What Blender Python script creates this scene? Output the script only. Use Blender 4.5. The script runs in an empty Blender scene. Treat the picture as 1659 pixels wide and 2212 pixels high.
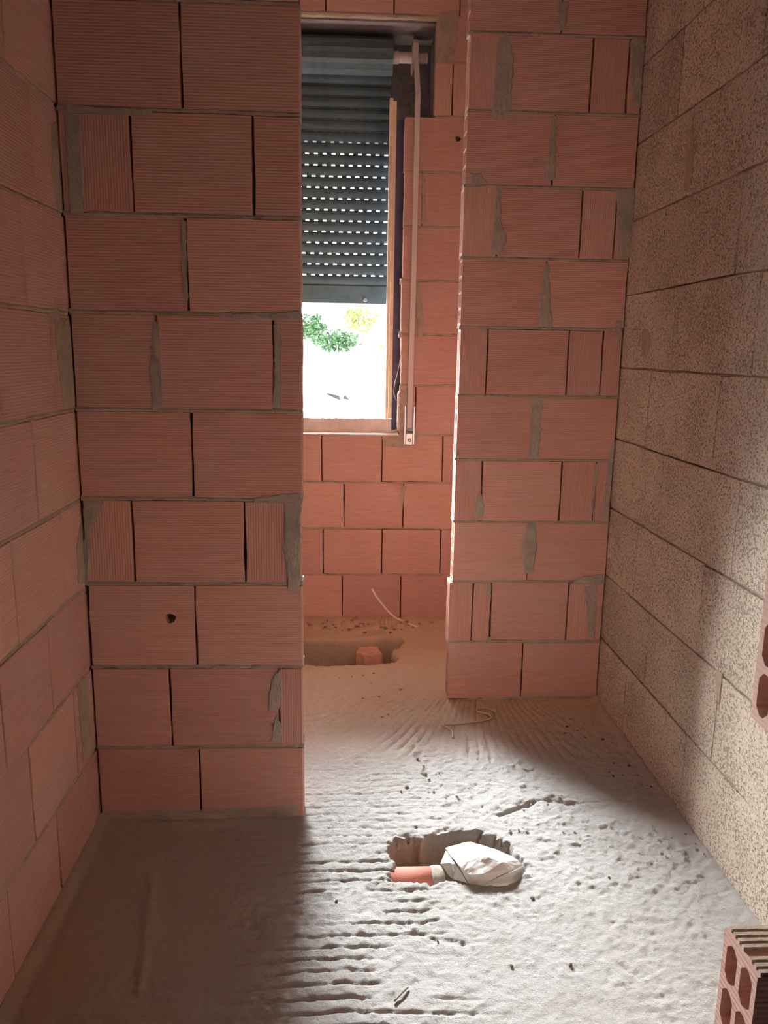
import bpy, bmesh, math, random
import numpy as np
from mathutils import Vector, Matrix

random.seed(7)
rng = np.random.default_rng(11)
scene = bpy.context.scene
COL = scene.collection

# ------------------------------------------------------------------ camera
W, H = 1659, 2212
FPX, YAW, PITCH, ROLL, CAMH = 1702.54, 0.047254, 0.202735, 0.015824, 1.47113
_fw = Vector((math.sin(YAW) * math.cos(PITCH), math.cos(YAW) * math.cos(PITCH), -math.sin(PITCH)))
_rt = Vector((math.cos(YAW), -math.sin(YAW), 0))
_up = _rt.cross(_fw)
RT = _rt * math.cos(ROLL) + _up * math.sin(ROLL)
UP = -_rt * math.sin(ROLL) + _up * math.cos(ROLL)
cam_d = bpy.data.cameras.new('camera')
cam = bpy.data.objects.new('camera', cam_d)
COL.objects.link(cam)
cam.matrix_world = Matrix(((RT.x, UP.x, -_fw.x, 0), (RT.y, UP.y, -_fw.y, 0), (RT.z, UP.z, -_fw.z, CAMH), (0, 0, 0, 1)))
cam_d.sensor_fit = 'VERTICAL'
cam_d.sensor_height = 24.0
cam_d.lens = FPX / H * 24.0
cam_d.clip_start = 0.02
cam_d.clip_end = 500
scene.camera = cam

# ------------------------------------------------------------------ sky, stand-in sun lamp, exposure
SUN_AZ, SUN_EL, SUN_ANGLE, SUN_E = -17.0, 18.5, 36.0, 84.0
SKY_L = 16.0
world = bpy.data.worlds.new('sky')
scene.world = world
world.use_nodes = True
bg = world.node_tree.nodes['Background']
bg.inputs[0].default_value = (0.90, 0.96, 1.0, 1)
bg.inputs[1].default_value = SKY_L
sun_d = bpy.data.lights.new('sky_glow_lamp', 'SUN')  # very wide sun lamp added to stand in for the bright hazy sky
sun_d.energy = SUN_E
sun_d.angle = math.radians(SUN_ANGLE)
sun_d.color = (0.93, 0.97, 1.0)
sun = bpy.data.objects.new('sky_glow_lamp', sun_d)
COL.objects.link(sun)
_a, _e = math.radians(SUN_AZ), math.radians(SUN_EL)
sun.rotation_euler = (-Vector((math.sin(_a) * math.cos(_e), math.cos(_a) * math.cos(_e), math.sin(_e)))).to_track_quat('-Z', 'Y').to_euler()
sun.location = (-3, 12, 5)
scene.view_settings.view_transform = 'Standard'
scene.view_settings.look = 'None'
scene.view_settings.gamma = 1.0
scene.view_settings.use_curve_mapping = False
scene.view_settings.exposure = 0.24
cy = scene.cycles
cy.max_bounces = 7
cy.diffuse_bounces = 6
cy.use_adaptive_sampling = True
cy.adaptive_threshold = 0.07
cy.glossy_bounces = 4
cy.use_denoising = True
cy.sample_clamp_indirect = 0.0
cy.caustics_reflective = False
cy.caustics_refractive = False

# ------------------------------------------------------------------ photo pixel -> place
CAM = Vector((0, 0, CAMH))
def ray(x, y):
    return _fw + RT * ((x - W / 2) / FPX) - UP * ((y - H / 2) / FPX)
def onY(x, y, Y):
    d = ray(x, y); return CAM + d * (Y / d.y)
def onX(x, y, X):
    d = ray(x, y); return CAM + d * (X / d.x)
def onZ(x, y, Z=0.0):
    d = ray(x, y); return CAM + d * ((Z - CAMH) / d.z)

YP, YQ, YB = 2.2688, 3.1362, 4.2175          # faces of partition, pier and window wall
XL, XE, XC, XR = -0.7712, -0.1316, 0.4343, 1.0842
YD0, YD1, XD = 0.762, 0.842, 0.476           # doorway wall beside the camera
T = 0.08                                      # brick thickness
CH = 0.26                                     # brick course
CEIL = 3.30
XBL = -1.45                                   # left end of the window bay
YSH = YB + 0.35                               # plane of the roller shutter

# ------------------------------------------------------------------ materials
class NT:
    def __init__(s, name, rough=0.9):
        s.m = bpy.data.materials.new(name); s.m.use_nodes = True
        s.t = s.m.node_tree; s.n = s.t.nodes; s.l = s.t.links
        s.b = s.n['Principled BSDF']; s.b.inputs['Roughness'].default_value = rough
        s.b.inputs['Specular IOR Level'].default_value = 0.2
    def node(s, ty, **kw):
        n = s.n.new(ty)
        for k, v in kw.items(): setattr(n, k, v)
        return n
    def put(s, sock, v):
        if hasattr(v, 'is_linked') or hasattr(v, 'links'): s.l.new(v, sock)
        else: sock.default_value = v
    def coord(s): return s.node('ShaderNodeTexCoord').outputs['Object']
    def geo(s): return s.node('ShaderNodeNewGeometry').outputs['Position']
    def sep(s, v):
        n = s.node('ShaderNodeSeparateXYZ'); s.l.new(v, n.inputs[0]); return n.outputs
    def noise(s, vec, scale, detail=4, rough=0.6, dist=0.0):
        n = s.node('ShaderNodeTexNoise'); s.put(n.inputs['Vector'], vec)
        n.inputs['Scale'].default_value = scale; n.inputs['Detail'].default_value = detail
        n.inputs['Roughness'].default_value = rough; n.inputs['Distortion'].default_value = dist
        return n.outputs['Fac']
    def voro(s, vec, scale, feature='F1'):
        n = s.node('ShaderNodeTexVoronoi', feature=feature); s.put(n.inputs['Vector'], vec)
        n.inputs['Scale'].default_value = scale
        return n.outputs['Distance']
    def math(s, op, a, b=0.0, c=0.0):
        n = s.node('ShaderNodeMath', operation=op)
        s.put(n.inputs[0], a); s.put(n.inputs[1], b); s.put(n.inputs[2], c)
        return n.outputs[0]
    def mapr(s, v, a, b, c, d):
        n = s.node('ShaderNodeMapRange'); s.put(n.inputs[0], v)
        for i, q in enumerate((a, b, c, d)): n.inputs[i + 1].default_value = q
        return n.outputs[0]
    def mix(s, f, a, b):
        n = s.node('ShaderNodeMix', data_type='RGBA'); s.put(n.inputs[0], f)
        for k, v in ((6, a), (7, b)):
            if isinstance(v, tuple): n.inputs[k].default_value = (*v, 1) if len(v) == 3 else v
            else: s.l.new(v, n.inputs[k])
        return n.outputs[2]
    def hsv(s, col, h=0.5, sat=1.0, val=1.0):
        n = s.node('ShaderNodeHueSaturation'); s.put(n.inputs['Hue'], h); s.put(n.inputs['Saturation'], sat); s.put(n.inputs['Value'], val)
        s.l.new(col, n.inputs['Color']) if not isinstance(col, tuple) else setattr(n.inputs['Color'], 'default_value', (*col, 1))
        return n.outputs[0]
    def bump(s, h, strength=1.0, dist=0.002, prev=None):
        n = s.node('ShaderNodeBump'); n.inputs['Strength'].default_value = strength; n.inputs['Distance'].default_value = dist
        s.l.new(h, n.inputs['Height'])
        if prev is not None: s.l.new(prev, n.inputs['Normal'])
        return n.outputs[0]
    def out(s, col=None, nrm=None):
        if col is not None:
            if isinstance(col, tuple): s.b.inputs['Base Color'].default_value = (*col, 1)
            else: s.l.new(col, s.b.inputs['Base Color'])
        if nrm is not None: s.l.new(nrm, s.b.inputs['Normal'])
        return s.m

BRICK = (0.63, 0.36, 0.285)
def brick_mat(name, axis, base=BRICK, dust=0.25):
    k = NT(name, 0.92)
    o = k.coord(); g = k.geo()
    rnd = k.node('ShaderNodeObjectInfo').outputs['Random']
    v = k.sep(o)[axis]
    wob = k.noise(g, 7, 2)
    ph = k.math('MULTIPLY_ADD', v, 2 * math.pi / 0.0075, k.math('MULTIPLY', wob, 0.3))
    rib = k.math('SINE', ph)
    # streak noise stretched along the extrusion
    sc = [9.0, 9.0, 9.0]; sc[axis] = 260.0
    mp = k.node('ShaderNodeMapping'); k.l.new(o, mp.inputs[0]); mp.inputs['Scale'].default_value = sc
    streak = k.noise(mp.outputs[0], 1.0, 3, 0.7)
    big = k.noise(g, 5.0, 4, 0.6)
    val = k.math('ADD', k.mapr(rnd, 0, 1, 0.92, 1.07), k.mapr(streak, 0.3, 0.7, -0.10, 0.10))
    c = k.hsv(base, k.mapr(rnd, 0, 1, 0.4955, 0.503), k.mapr(big, 0.3, 0.7, 1.02, 0.94), val)
    c = k.mix(k.math('MULTIPLY', k.mapr(big, 0.48, 0.72, 0, 1), dust), c, (0.62, 0.46, 0.37))
    hgt = k.math('ADD', k.math('MULTIPLY', rib, 0.35), k.math('MULTIPLY', streak, 1.0))
    n1 = k.bump(hgt, 0.75, 0.0012)
    n2 = k.bump(k.noise(g, 220, 3), 0.3, 0.0008, n1)
    return k.out(c, n2)
M_BH = brick_mat('terracotta_ribbed', 2)
M_BVX = brick_mat('terracotta_upright_ribs', 0)
M_BVY = brick_mat('terracotta_upright_ribs_side', 1)

def mortar_mat(name, a, b, grain=160):
    k = NT(name, 0.97); g = k.geo()
    c = k.mix(k.mapr(k.noise(g, 14, 5), 0.35, 0.68, 0, 1), a, b)
    h = k.math('ADD', k.noise(g, grain, 5, 0.75), k.math('MULTIPLY', k.noise(g, 30, 3), 1.5))
    return k.out(c, k.bump(h, 0.9, 0.004))
M_MORTAR = mortar_mat('grey_mortar', (0.53, 0.47, 0.385), (0.40, 0.355, 0.295))
M_MORTAR_D = mortar_mat('recess_mortar', (0.20, 0.15, 0.12), (0.12, 0.09, 0.075))
M_TAN = mortar_mat('tan_mortar', (0.55, 0.44, 0.33), (0.43, 0.33, 0.24))
M_DARKWALL = mortar_mat('raw_cavity_render', (0.34, 0.31, 0.30), (0.27, 0.25, 0.25), 60)
M_REVEAL_SHADE = mortar_mat('reveal_painted_shade', (0.14, 0.135, 0.21), (0.10, 0.10, 0.15), 60)  # shade of the unlit outer jamb painted into the colour
M_SILL = mortar_mat('sill_mortar', (0.86, 0.74, 0.64), (0.72, 0.58, 0.48), 120)
M_CEIL = mortar_mat('ceiling_concrete', (0.42, 0.39, 0.35), (0.36, 0.33, 0.30), 60)

def block_mat():
    k = NT('porous_aggregate_block', 0.97); o = k.coord(); g = k.geo()
    rnd = k.node('ShaderNodeObjectInfo').outputs['Random']
    off = k.node('ShaderNodeVectorMath', operation='ADD'); k.l.new(o, off.inputs[0])
    cmb = k.node('ShaderNodeCombineXYZ'); k.put(cmb.inputs[0], k.math('MULTIPLY', rnd, 13.0)); k.put(cmb.inputs[1], k.math('MULTIPLY', rnd, 7.0))
    k.l.new(cmb.outputs[0], off.inputs[1]); v = off.outputs[0]
    dn = k.node('ShaderNodeTexNoise'); k.l.new(v, dn.inputs['Vector']); dn.inputs['Scale'].default_value = 130
    dv = k.node('ShaderNodeVectorMath', operation='MULTIPLY_ADD'); k.l.new(dn.outputs['Color'], dv.inputs[0]); dv.inputs[1].default_value = (0.006, 0.006, 0.006); k.l.new(v, dv.inputs[2])
    pore = k.noise(dv.outputs[0], 150, 2, 0.5, 0.6)
    fine = k.noise(v, 330, 2, 0.6)
    dens = k.noise(g, 7, 3)
    thr = k.mapr(dens, 0.3, 0.7, 0.37, 0.475)
    pit = k.math('SUBTRACT', pore, thr)
    pitm = k.mapr(pit, -0.03, 0.025, 0, 1)
    big = k.noise(g, 4, 4)
    c = k.mix(k.mapr(big, 0.35, 0.65, 0, 1), (0.74, 0.64, 0.515), (0.65, 0.555, 0.435))
    c = k.hsv(c, 0.5, 1.0, k.mapr(rnd, 0, 1, 0.90, 1.08))
    c = k.mix(k.mapr(fine, 0.52, 0.66, 0, 0.55), c, (0.44, 0.34, 0.245))       # darker grains of the aggregate
    c = k.mix(k.mapr(pit, -0.05, 0.012, 0.75, 0), c, (0.20, 0.155, 0.115))  # shadow inside the pores painted into the colour
    h = k.math('ADD', k.math('MULTIPLY', pitm, 1.3), k.math('MULTIPLY', fine, 0.5))
    return k.out(c, k.bump(h, 0.9, 0.0035))
M_BLOCK = block_mat()

def floor_mat():
    k = NT('rough_screed', 0.95); g = k.geo()
    big = k.noise(g, 3.0, 5); med = k.noise(g, 45, 5, 0.7); fine = k.noise(g, 210, 5, 0.75); grit = k.noise(g, 420, 2, 0.6)
    c = k.mix(k.mapr(big, 0.35, 0.65, 0, 1), (0.58, 0.57, 0.545), (0.52, 0.50, 0.465))
    c = k.mix(k.mapr(med, 0.55, 0.75, 0, 0.45), c, (0.42, 0.36, 0.30))
    c = k.mix(k.mapr(grit, 0.56, 0.70, 0, 0.5), c, (0.36, 0.31, 0.26))         # sand grains
    xyz = k.sep(g)
    c = k.mix(k.math('MULTIPLY', k.mapr(xyz[1], 2.60, 3.15, 0, 0.97), k.mapr(k.noise(g, 6, 3), 0.2, 0.6, 0.8, 1)), c, (0.80, 0.555, 0.36))   # warm light bounced off the bricks, painted into the floor before the window
    c = k.mix(k.math('MULTIPLY', k.mapr(xyz[2], -0.035, -0.012, 0.85, 0), k.mapr(med, 0.3, 0.6, 0.7, 1)), c, (0.50, 0.385, 0.275))   # sandy fill under the screed
    c = k.mix(k.math('MULTIPLY', k.mapr(xyz[0], -0.70, -0.15, 0.75, 0), k.mapr(k.noise(g, 2.2, 4), 0.30, 0.62, 0.25, 1)), c, (0.66, 0.44, 0.28))   # brown tone of the shaded floor painted in along the long wall
    h = k.math('ADD', k.math('MULTIPLY', med, 1.5), k.math('MULTIPLY', fine, 1.3))
    return k.out(c, k.bump(h, 0.9, 0.0055))
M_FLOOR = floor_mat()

def plain(name, col, rough=0.6, metal=0.0, nscale=0, var=0.15, bump=0.0):
    k = NT(name, rough); k.b.inputs['Metallic'].default_value = metal
    g = k.coord()
    f = k.mapr(k.noise(g, nscale or 20, 4), 0.3, 0.7, 0, 1)
    c = k.mix(f, tuple(min(1, x * (1 + var)) for x in col), tuple(x * (1 - var) for x in col))
    return k.out(c, k.bump(k.noise(g, 200, 3), bump, 0.002) if bump else None)
M_SHUT = plain('shutter_grey_green', (0.115, 0.17, 0.185), 0.5)
M_WOOD = plain('pale_softwood', (0.86, 0.70, 0.50), 0.7, 0, 12, 0.12, 0.2)
M_STRAP = plain('beige_webbing', (0.70, 0.62, 0.56), 0.8, 0, 300, 0.12, 0.3)
M_METAL = plain('galvanised_steel', (0.55, 0.56, 0.55), 0.35, 0.85, 30, 0.1)
M_STEELD = plain('dull_steel', (0.25, 0.25, 0.26), 0.5, 0.6, 30, 0.2)
M_PLAST = plain('grey_plastic_stop', (0.5, 0.45, 0.42), 0.5)
M_PIPE = plain('pipe_terracotta', (0.60, 0.235, 0.17), 0.8, 0, 16, 0.15, 0.4)
M_BAG = plain('white_plastic_sheet', (0.80, 0.79, 0.76), 0.45, 0, 10, 0.06)
M_CREAM = plain('cream_plastic', (0.88, 0.84, 0.70), 0.6, 0, 60, 0.05)
M_CORD = plain('pale_cord', (0.62, 0.55, 0.40), 0.7, 0, 60, 0.1)
M_WHITEW = plain('white_render', (0.82, 0.82, 0.80), 0.9, 0, 5, 0.04)
M_GROUND = plain('pale_ground', (0.74, 0.73, 0.70), 0.95, 0, 0.8, 0.05)
M_GREY = plain('grey_panel', (0.010, 0.0115, 0.013), 0.9)
M_LEAF = plain('green_leaf', (0.012, 0.036, 0.009), 0.5, 0, 3, 0.5)
M_LEAFY = plain('yellow_green_leaf', (0.075, 0.085, 0.012), 0.5, 0, 3, 0.4)
M_BARK = plain('bark', (0.10, 0.07, 0.05), 0.9)
M_STONE = plain('pebble_brown', (0.16, 0.10, 0.07), 0.9, 0, 90, 0.4, 0.5)
M_STONEG = plain('pebble_grey', (0.36, 0.31, 0.26), 0.9, 0, 90, 0.3, 0.5)
M_FRAG = plain('brick_lump', (0.72, 0.40, 0.28), 0.9, 0, 40, 0.15, 0.5)
M_CHIP = plain('brick_chip', (0.48, 0.18, 0.11), 0.9, 0, 60, 0.2, 0.5)

# ------------------------------------------------------------------ mesh helpers
def link(name, me, mat, parent=None, loc=None):
    o = bpy.data.objects.new(name, me)
    if mat is not None and len(me.materials) == 0: me.materials.append(mat)
    COL.objects.link(o)
    if loc is not None: o.location = loc
    if parent is not None:
        o.parent = parent
        o.matrix_parent_inverse = Matrix.Translation(-Vector(parent.location))
    return o
def tag(o, label=None, cat=None, group=None, kind=None):
    if label: o['label'] = label
    if cat: o['category'] = cat
    if group: o['group'] = group
    if kind: o['kind'] = kind
    return o
def mesh(name, vs, fs, smooth=False):
    me = bpy.data.meshes.new(name)
    me.from_pydata([tuple(v) for v in vs], [], fs)
    bm = bmesh.new(); bm.from_mesh(me)
    bmesh.ops.recalc_face_normals(bm, faces=bm.faces)
    bm.to_mesh(me); bm.free()
    if smooth: me.polygons.foreach_set('use_smooth', [True] * len(me.polygons))
    me.update()
    return me
def centred(name, vs, fs, mat, parent=None, smooth=False):
    n = len(vs)
    c = Vector((sum(v[0] for v in vs) / n, sum(v[1] for v in vs) / n, sum(v[2] for v in vs) / n))
    me = mesh(name, [Vector(v) - c for v in vs], fs, smooth)
    return link(name, me, mat, parent, c)
BF = [(0, 1, 3, 2), (4, 6, 7, 5), (0, 4, 5, 1), (2, 3, 7, 6), (0, 2, 6, 4), (1, 5, 7, 3)]
def box_into(vs, fs, x0, x1, y0, y1, z0, z1):
    b = len(vs)
    vs += [(x, y, z) for x in (x0, x1) for y in (y0, y1) for z in (z0, z1)]
    fs += [tuple(b + i for i in f) for f in BF]
def boxes(name, lst, mat, parent=None):
    vs, fs = [], []
    for b in lst: box_into(vs, fs, *b)
    return centred(name, vs, fs, mat, parent)
def bevel_box(name, x0, x1, y0, y1, z0, z1, mat, parent=None, w=0.002):
    me = bpy.data.meshes.new(name); bm = bmesh.new()
    bmesh.ops.create_cube(bm, size=1)
    for v in bm.verts: v.co = (v.co.x * (x1 - x0), v.co.y * (y1 - y0), v.co.z * (z1 - z0))
    bmesh.ops.bevel(bm, geom=list(bm.edges), offset=w, segments=1, affect='EDGES')
    bm.to_mesh(me); bm.free()
    return link(name, me, mat, parent, ((x0 + x1) / 2, (y0 + y1) / 2, (z0 + z1) / 2))
def tube(name, pts, r, mat, parent=None, seg=8, sub=6):
    P = [Vector(p) for p in pts]; Q = []
    for i in range(len(P) - 1):                                  # Catmull-Rom
        a, b, c, d = P[max(i - 1, 0)], P[i], P[i + 1], P[min(i + 2, len(P) - 1)]
        for k in range(sub):
            t = k / sub
            Q.append(0.5 * ((2 * b) + (c - a) * t + (2 * a - 5 * b + 4 * c - d) * t * t + (3 * b - a - 3 * c + d) * t ** 3))
    Q.append(P[-1])
    vs, fs = [], []
    ref = Vector((0.3, 0.2, 1)).normalized()
    for i, q in enumerate(Q):
        tg = (Q[min(i + 1, len(Q) - 1)] - Q[max(i - 1, 0)]).normalized()
        s1 = tg.cross(ref).normalized(); s2 = tg.cross(s1)
        for k in range(seg):
            a = 2 * math.pi * k / seg
            vs.append(q + (s1 * math.cos(a) + s2 * math.sin(a)) * r)
    for i in range(len(Q) - 1):
        for k in range(seg):
            fs.append((i * seg + k, i * seg + (k + 1) % seg, (i + 1) * seg + (k + 1) % seg, (i + 1) * seg + k))
    fs.append(tuple(range(seg))); fs.append(tuple((len(Q) - 1) * seg + k for k in range(seg)))
    return centred(name, vs, fs, mat, parent, True)

# wall frames: P(u, z, d) with d the distance out of the face, towards the room
def PY(Y): return lambda u, z, d: (u, Y - d, z)
P_PART, P_PIER, P_BACK, P_DOOR = PY(YP), PY(YQ), PY(YB), PY(YD0)
def P_LEFT(u, z, d): return (XL + d, u, z)
def P_RIGHT(u, z, d): return (XR - d, u, z)

def brick(P, parent, u0, u1, z0, z1, depth=T, mat=None, name='brick', hole=None, gap=0.003, jit=0.0009, seg=4, bev=0.0016):
    mat = mat or M_BH
    u0 += gap; u1 -= gap
    w, h = u1 - u0, z1 - z0
    if w < 0.008: return None
    proud = random.uniform(-0.0018, 0.0018)
    tilt = random.uniform(-0.0012, 0.0012)
    ring = []
    nu = max(2, min(seg, int(w / 0.05))); nz = max(2, seg - 1)
    for i in range(nu): ring.append((u0 + w * i / nu, z0))
    for i in range(nz): ring.append((u1, z0 + h * i / nz))
    for i in range(nu): ring.append((u1 - w * i / nu, z1))
    for i in range(nz): ring.append((u0, z1 - h * i / nz))
    ring = [(a + random.gauss(0, jit), b + random.gauss(0, jit)) for a, b in ring]
    n = len(ring); cu, cz = (u0 + u1) / 2, (z0 + z1) / 2
    def dd(a, b): return proud + tilt * (a - cu) / w
    vs = [P(a, b, -depth) for a, b in ring]
    vs += [P(a, b, -bev * random.uniform(0.6, 2.0) + dd(a, b)) for a, b in ring]
    ins = [(cu + (a - cu) * (1 - 2 * bev / w), cz + (b - cz) * (1 - 2 * bev / h)) for a, b in ring]
    vs += [P(a, b, dd(a, b)) for a, b in ins]
    fs = [tuple(range(n))]
    for r in (0, n):
        for i in range(n): fs.append((r + i, r + (i + 1) % n, r + n + (i + 1) % n, r + n + i))
    if hole is None:
        fs.append(tuple(range(2 * n, 3 * n)))
    else:
        hu, hz, hr = hole
        b = len(vs)
        for k, dp in ((0, 0.0), (1, -0.05)):
            for a, c in ins:
                ang = math.atan2(c - hz, a - hu)
                rr = hr * (1 + 0.10 * math.sin(ang * 3 + 1))
                vs.append(P(hu + rr * math.cos(ang), hz + rr * math.sin(ang), dp + dd(hu, hz)))
        for i in range(n):
            j = (i + 1) % n
            fs.append((2 * n + i, 2 * n + j, b + j, b + i))
            fs.append((b + i, b + j, b + n + j, b + n + i))
        fs.append(tuple(range(b + n, b + 2 * n)))
    return centred(name, vs, fs, mat, parent)

def hollow_brick(P, parent, u0, u1, z0, z1, rows=4, cols=2, depth=T, mat=None, web=0.0085, deep=0.11, ribtop=False, round_=0.006):
    """brick whose u0 end lies open: cols x rows cells run into it"""
    mat = mat or M_BH
    vs, fs = [], []
    ds = [0.0]; 
    cw = (depth - web * (cols + 1)) / cols; chh = (z1 - z0 - web * (rows + 1)) / rows
    dl = [0.0]
    for _ in range(cols): dl += [dl[-1] + web]; dl += [dl[-1] + cw]
    dl.append(depth)
    zl = [z0]
    for _ in range(rows): zl += [zl[-1] + web]; zl += [zl[-1] + chh]
    zl.append(z1)
    idx = {}
    def V(d, z, u):
        k = (round(d, 5), round(z, 5), round(u, 5))
        if k not in idx:
            idx[k] = len(vs); vs.append(P(u, z, -d))
        return idx[k]
    for i in range(len(dl) - 1):
        for j in range(len(zl) - 1):
            q = [(dl[i], zl[j]), (dl[i + 1], zl[j]), (dl[i + 1], zl[j + 1]), (dl[i], zl[j + 1])]
            if i % 2 == 1 and j % 2 == 1:
                r = round_
                (a, b), (c, e) = q[0], q[2]
                oc = [(a + r, b), (c - r, b), (c, b + r), (c, e - r), (c - r, e), (a + r, e), (a, e - r), (a, b + r)]
                for f0, f1, cor in ((7, 0, q[0]), (1, 2, q[1]), (3, 4, q[2]), (5, 6, q[3])):
                    fs.append((V(*oc[f0], u0), V(*oc[f1], u0), V(*cor, u0)))
                for t in range(8):
                    t2 = (t + 1) % 8
                    fs.append((V(*oc[t], u0), V(*oc[t2], u0), V(*oc[t2], u0 + deep), V(*oc[t], u0 + deep)))
                fs.append(tuple(V(*o, u0 + deep) for o in oc))
            else:
                fs.append(tuple(V(*p, u0) for p in q))
    ft = [(0, z0), (depth, z0), (depth, z1), (0, z1)]
    fs.append(tuple(V(*p, u1) for p in ft))
    for k in range(4):
        a, b = ft[k], ft[(k + 1) % 4]
        fs.append((V(*a, u0), V(*b, u0), V(*b, u1), V(*a, u1)))
    o = centred('brick', vs, fs, mat, parent)
    if ribtop:
        rv, rf = [], []
        k = 8
        for i in range(k):
            if i == 3: continue
            a = depth * (i + 0.18) / k; b = depth * (i + 0.72) / k
            p0 = P(u0 + 0.004, z1, -a); p1 = P(u1, z1 + 0.004, -b)
            box_into(rv, rf, min(p0[0], p1[0]), max(p0[0], p1[0]), min(p0[1], p1[1]), max(p0[1], p1[1]), z1 - 0.002, z1 + 0.0045)
        centred('bed_ribs', rv, rf, M_TAN, parent)
    return o

def bed_joint(P, parent, u0, u1, z, th=0.011, d=-0.001, mat=None, name='mortar_joint', step=0.012):
    n = max(2, int((u1 - u0) / step)); vs, fs = [], []
    base = np.cumsum(rng.normal(0, 0.0006, n + 1)); base -= np.linspace(base[0], base[-1], n + 1)
    for i in range(n + 1):
        u = u0 + (u1 - u0) * i / n
        t = th * (0.75 + 0.5 * rng.random()); zz = z + base[i] * 0.6
        dm = d + rng.normal(0, 0.0011)
        vs += [P(u, zz - t * 0.62, -0.03), P(u, zz - t * 0.6, dm - 0.002), P(u, zz, dm + 0.0012), P(u, zz + t * 0.6, dm - 0.002), P(u, zz + t * 0.62, -0.03)]
    for i in range(n):
        for k in range(4): fs.append((i * 5 + k, i * 5 + k + 1, i * 5 + 6 + k, i * 5 + 5 + k))
        fs.append((i * 5 + 4, i * 5, i * 5 + 5, i * 5 + 9))
    fs.append((0, 1, 2, 3, 4)); fs.append(tuple(n * 5 + k for k in range(5)))
    return centred(name, vs, fs, mat or M_MORTAR, parent)

def patch(P, parent, pts, mat=None, thick=0.0035, name='mortar_patch'):
    """a trowelled smear: pts = (u, z) outline"""
    dense = []
    n0 = len(pts)
    for i in range(n0):
        a, b = pts[i], pts[(i + 1) % n0]
        L = math.hypot(b[0] - a[0], b[1] - a[1]); k = max(2, int(L / 0.012))
        for j in range(k):
            t = j / k
            dense.append((a[0] + (b[0] - a[0]) * t + random.gauss(0, 0.0022), a[1] + (b[1] - a[1]) * t + random.gauss(0, 0.0022)))
    n = len(dense)
    cu = sum(p[0] for p in dense) / n; cz = sum(p[1] for p in dense) / n
    vs = [P(a, b, -0.006) for a, b in dense]
    for s, d in ((1.0, 0.0012), (0.86, thick), (0.5, thick)):
        vs += [P(cu + (a - cu) * s, cz + (b - cz) * s, d * random.uniform(0.7, 1.35)) for a, b in dense]
    fs = [tuple(range(n))]
    for r in range(3):
        for i in range(n): fs.append((r * n + i, r * n + (i + 1) % n, (r + 1) * n + (i + 1) % n, (r + 1) * n + i))
    fs.append(tuple(range(3 * n, 4 * n)))
    return centred(name, vs, fs, mat or M_MORTAR, parent, False)
def px_patch(P, parent, conv, pix, **kw):
    out = []
    for x, y in pix:
        v = conv(x, y); out.append(v)
    return patch(P, parent, out, **kw)
def cvY(Y): return lambda x, y: (lambda v: (v.x, v.z))(onY(x, y, Y))
def cvX(X): return lambda x, y: (lambda v: (v.y, v.z))(onX(x, y, X))

def lay(P, parent, z0, z1, joints, mats=None, holes=None, depth=T, gap=0.003, name='brick', jit=0.0009, half=0.0055):
    for i in range(len(joints) - 1):
        m = (mats or {}).get(i)
        brick(P, parent, joints[i], joints[i + 1], z0 + half, z1 - half, depth, m, name, (holes or {}).get(i), gap, jit)

# ------------------------------------------------------------------ floor (height field with the two broken-out holes)
def lattice(seed, n=512):
    return np.random.default_rng(seed).random((n, n))
def vnoise(x, y, s, seed):
    L = lattice(seed); n = L.shape[0]
    fx, fy = x / s + 100, y / s + 100
    ix, iy = np.floor(fx).astype(int), np.floor(fy).astype(int)
    tx, ty = fx - ix, fy - iy
    tx = tx * tx * (3 - 2 * tx); ty = ty * ty * (3 - 2 * ty)
    a = L[ix % n, iy % n]; b = L[(ix + 1) % n, iy % n]; c = L[ix % n, (iy + 1) % n]; d = L[(ix + 1) % n, (iy + 1) % n]
    return (a * (1 - tx) + b * tx) * (1 - ty) + (c * (1 - tx) + d * tx) * ty - 0.5
def fbm(x, y, s, seed, o=4, g=0.55):
    r = 0; a = 1
    for i in range(o):
        r = r + a * vnoise(x, y, s / 2 ** i, seed + i); a *= g
    return r
def sstep(v, a, b):
    t = np.clip((v - a) / (b - a), 0, 1); return t * t * (3 - 2 * t)
def poly_sd(px, py, poly):
    """signed distance (inside negative) to a polygon"""
    d = np.full(px.shape, 1e9); ins = np.zeros(px.shape, bool)
    n = len(poly)
    for i in range(n):
        ax, ay = poly[i]; bx, by = poly[(i + 1) % n]
        ex, ey = bx - ax, by - ay
        t = np.clip(((px - ax) * ex + (py - ay) * ey) / (ex * ex + ey * ey), 0, 1)
        d = np.minimum(d, np.hypot(px - ax - t * ex, py - ay - t * ey))
        c = ((ay > py) != (by > py))
        with np.errstate(divide='ignore', invalid='ignore'):
            c &= px < (bx - ax) * (py - ay) / (by - ay if by != ay else 1e-9) + ax
        ins ^= c
    return np.where(ins, -d, d)
HOLE_PX = [(838, 1892), (850, 1868), (842, 1845), (845, 1812), (872, 1818), (890, 1803), (908, 1812), (940, 1806), (963, 1808), (985, 1800),
           (1030, 1798), (1070, 1806), (1102, 1820), (1112, 1845), (1128, 1862), (1138, 1882), (1122, 1902), (1092, 1916), (1050, 1912),
           (1015, 1916), (1000, 1912), (985, 1904), (958, 1906), (930, 1911), (890, 1906), (866, 1911), (850, 1904)]
HOLE = [tuple(onZ(x, y)[:2]) for x, y in HOLE_PX]
TR_PX = [(700, 1379), (740, 1380), (790, 1377), (835, 1373), (866, 1379), (873, 1386), (864, 1397), (848, 1404), (846, 1413), (862, 1421), (852, 1430), (828, 1433), (800, 1436), (750, 1438), (700, 1439), (655, 1436)]
TRENCH = [tuple(onZ(x, y)[:2]) for x, y in TR_PX] + [(-0.70, 3.53), (-0.70, 3.88)]

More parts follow.
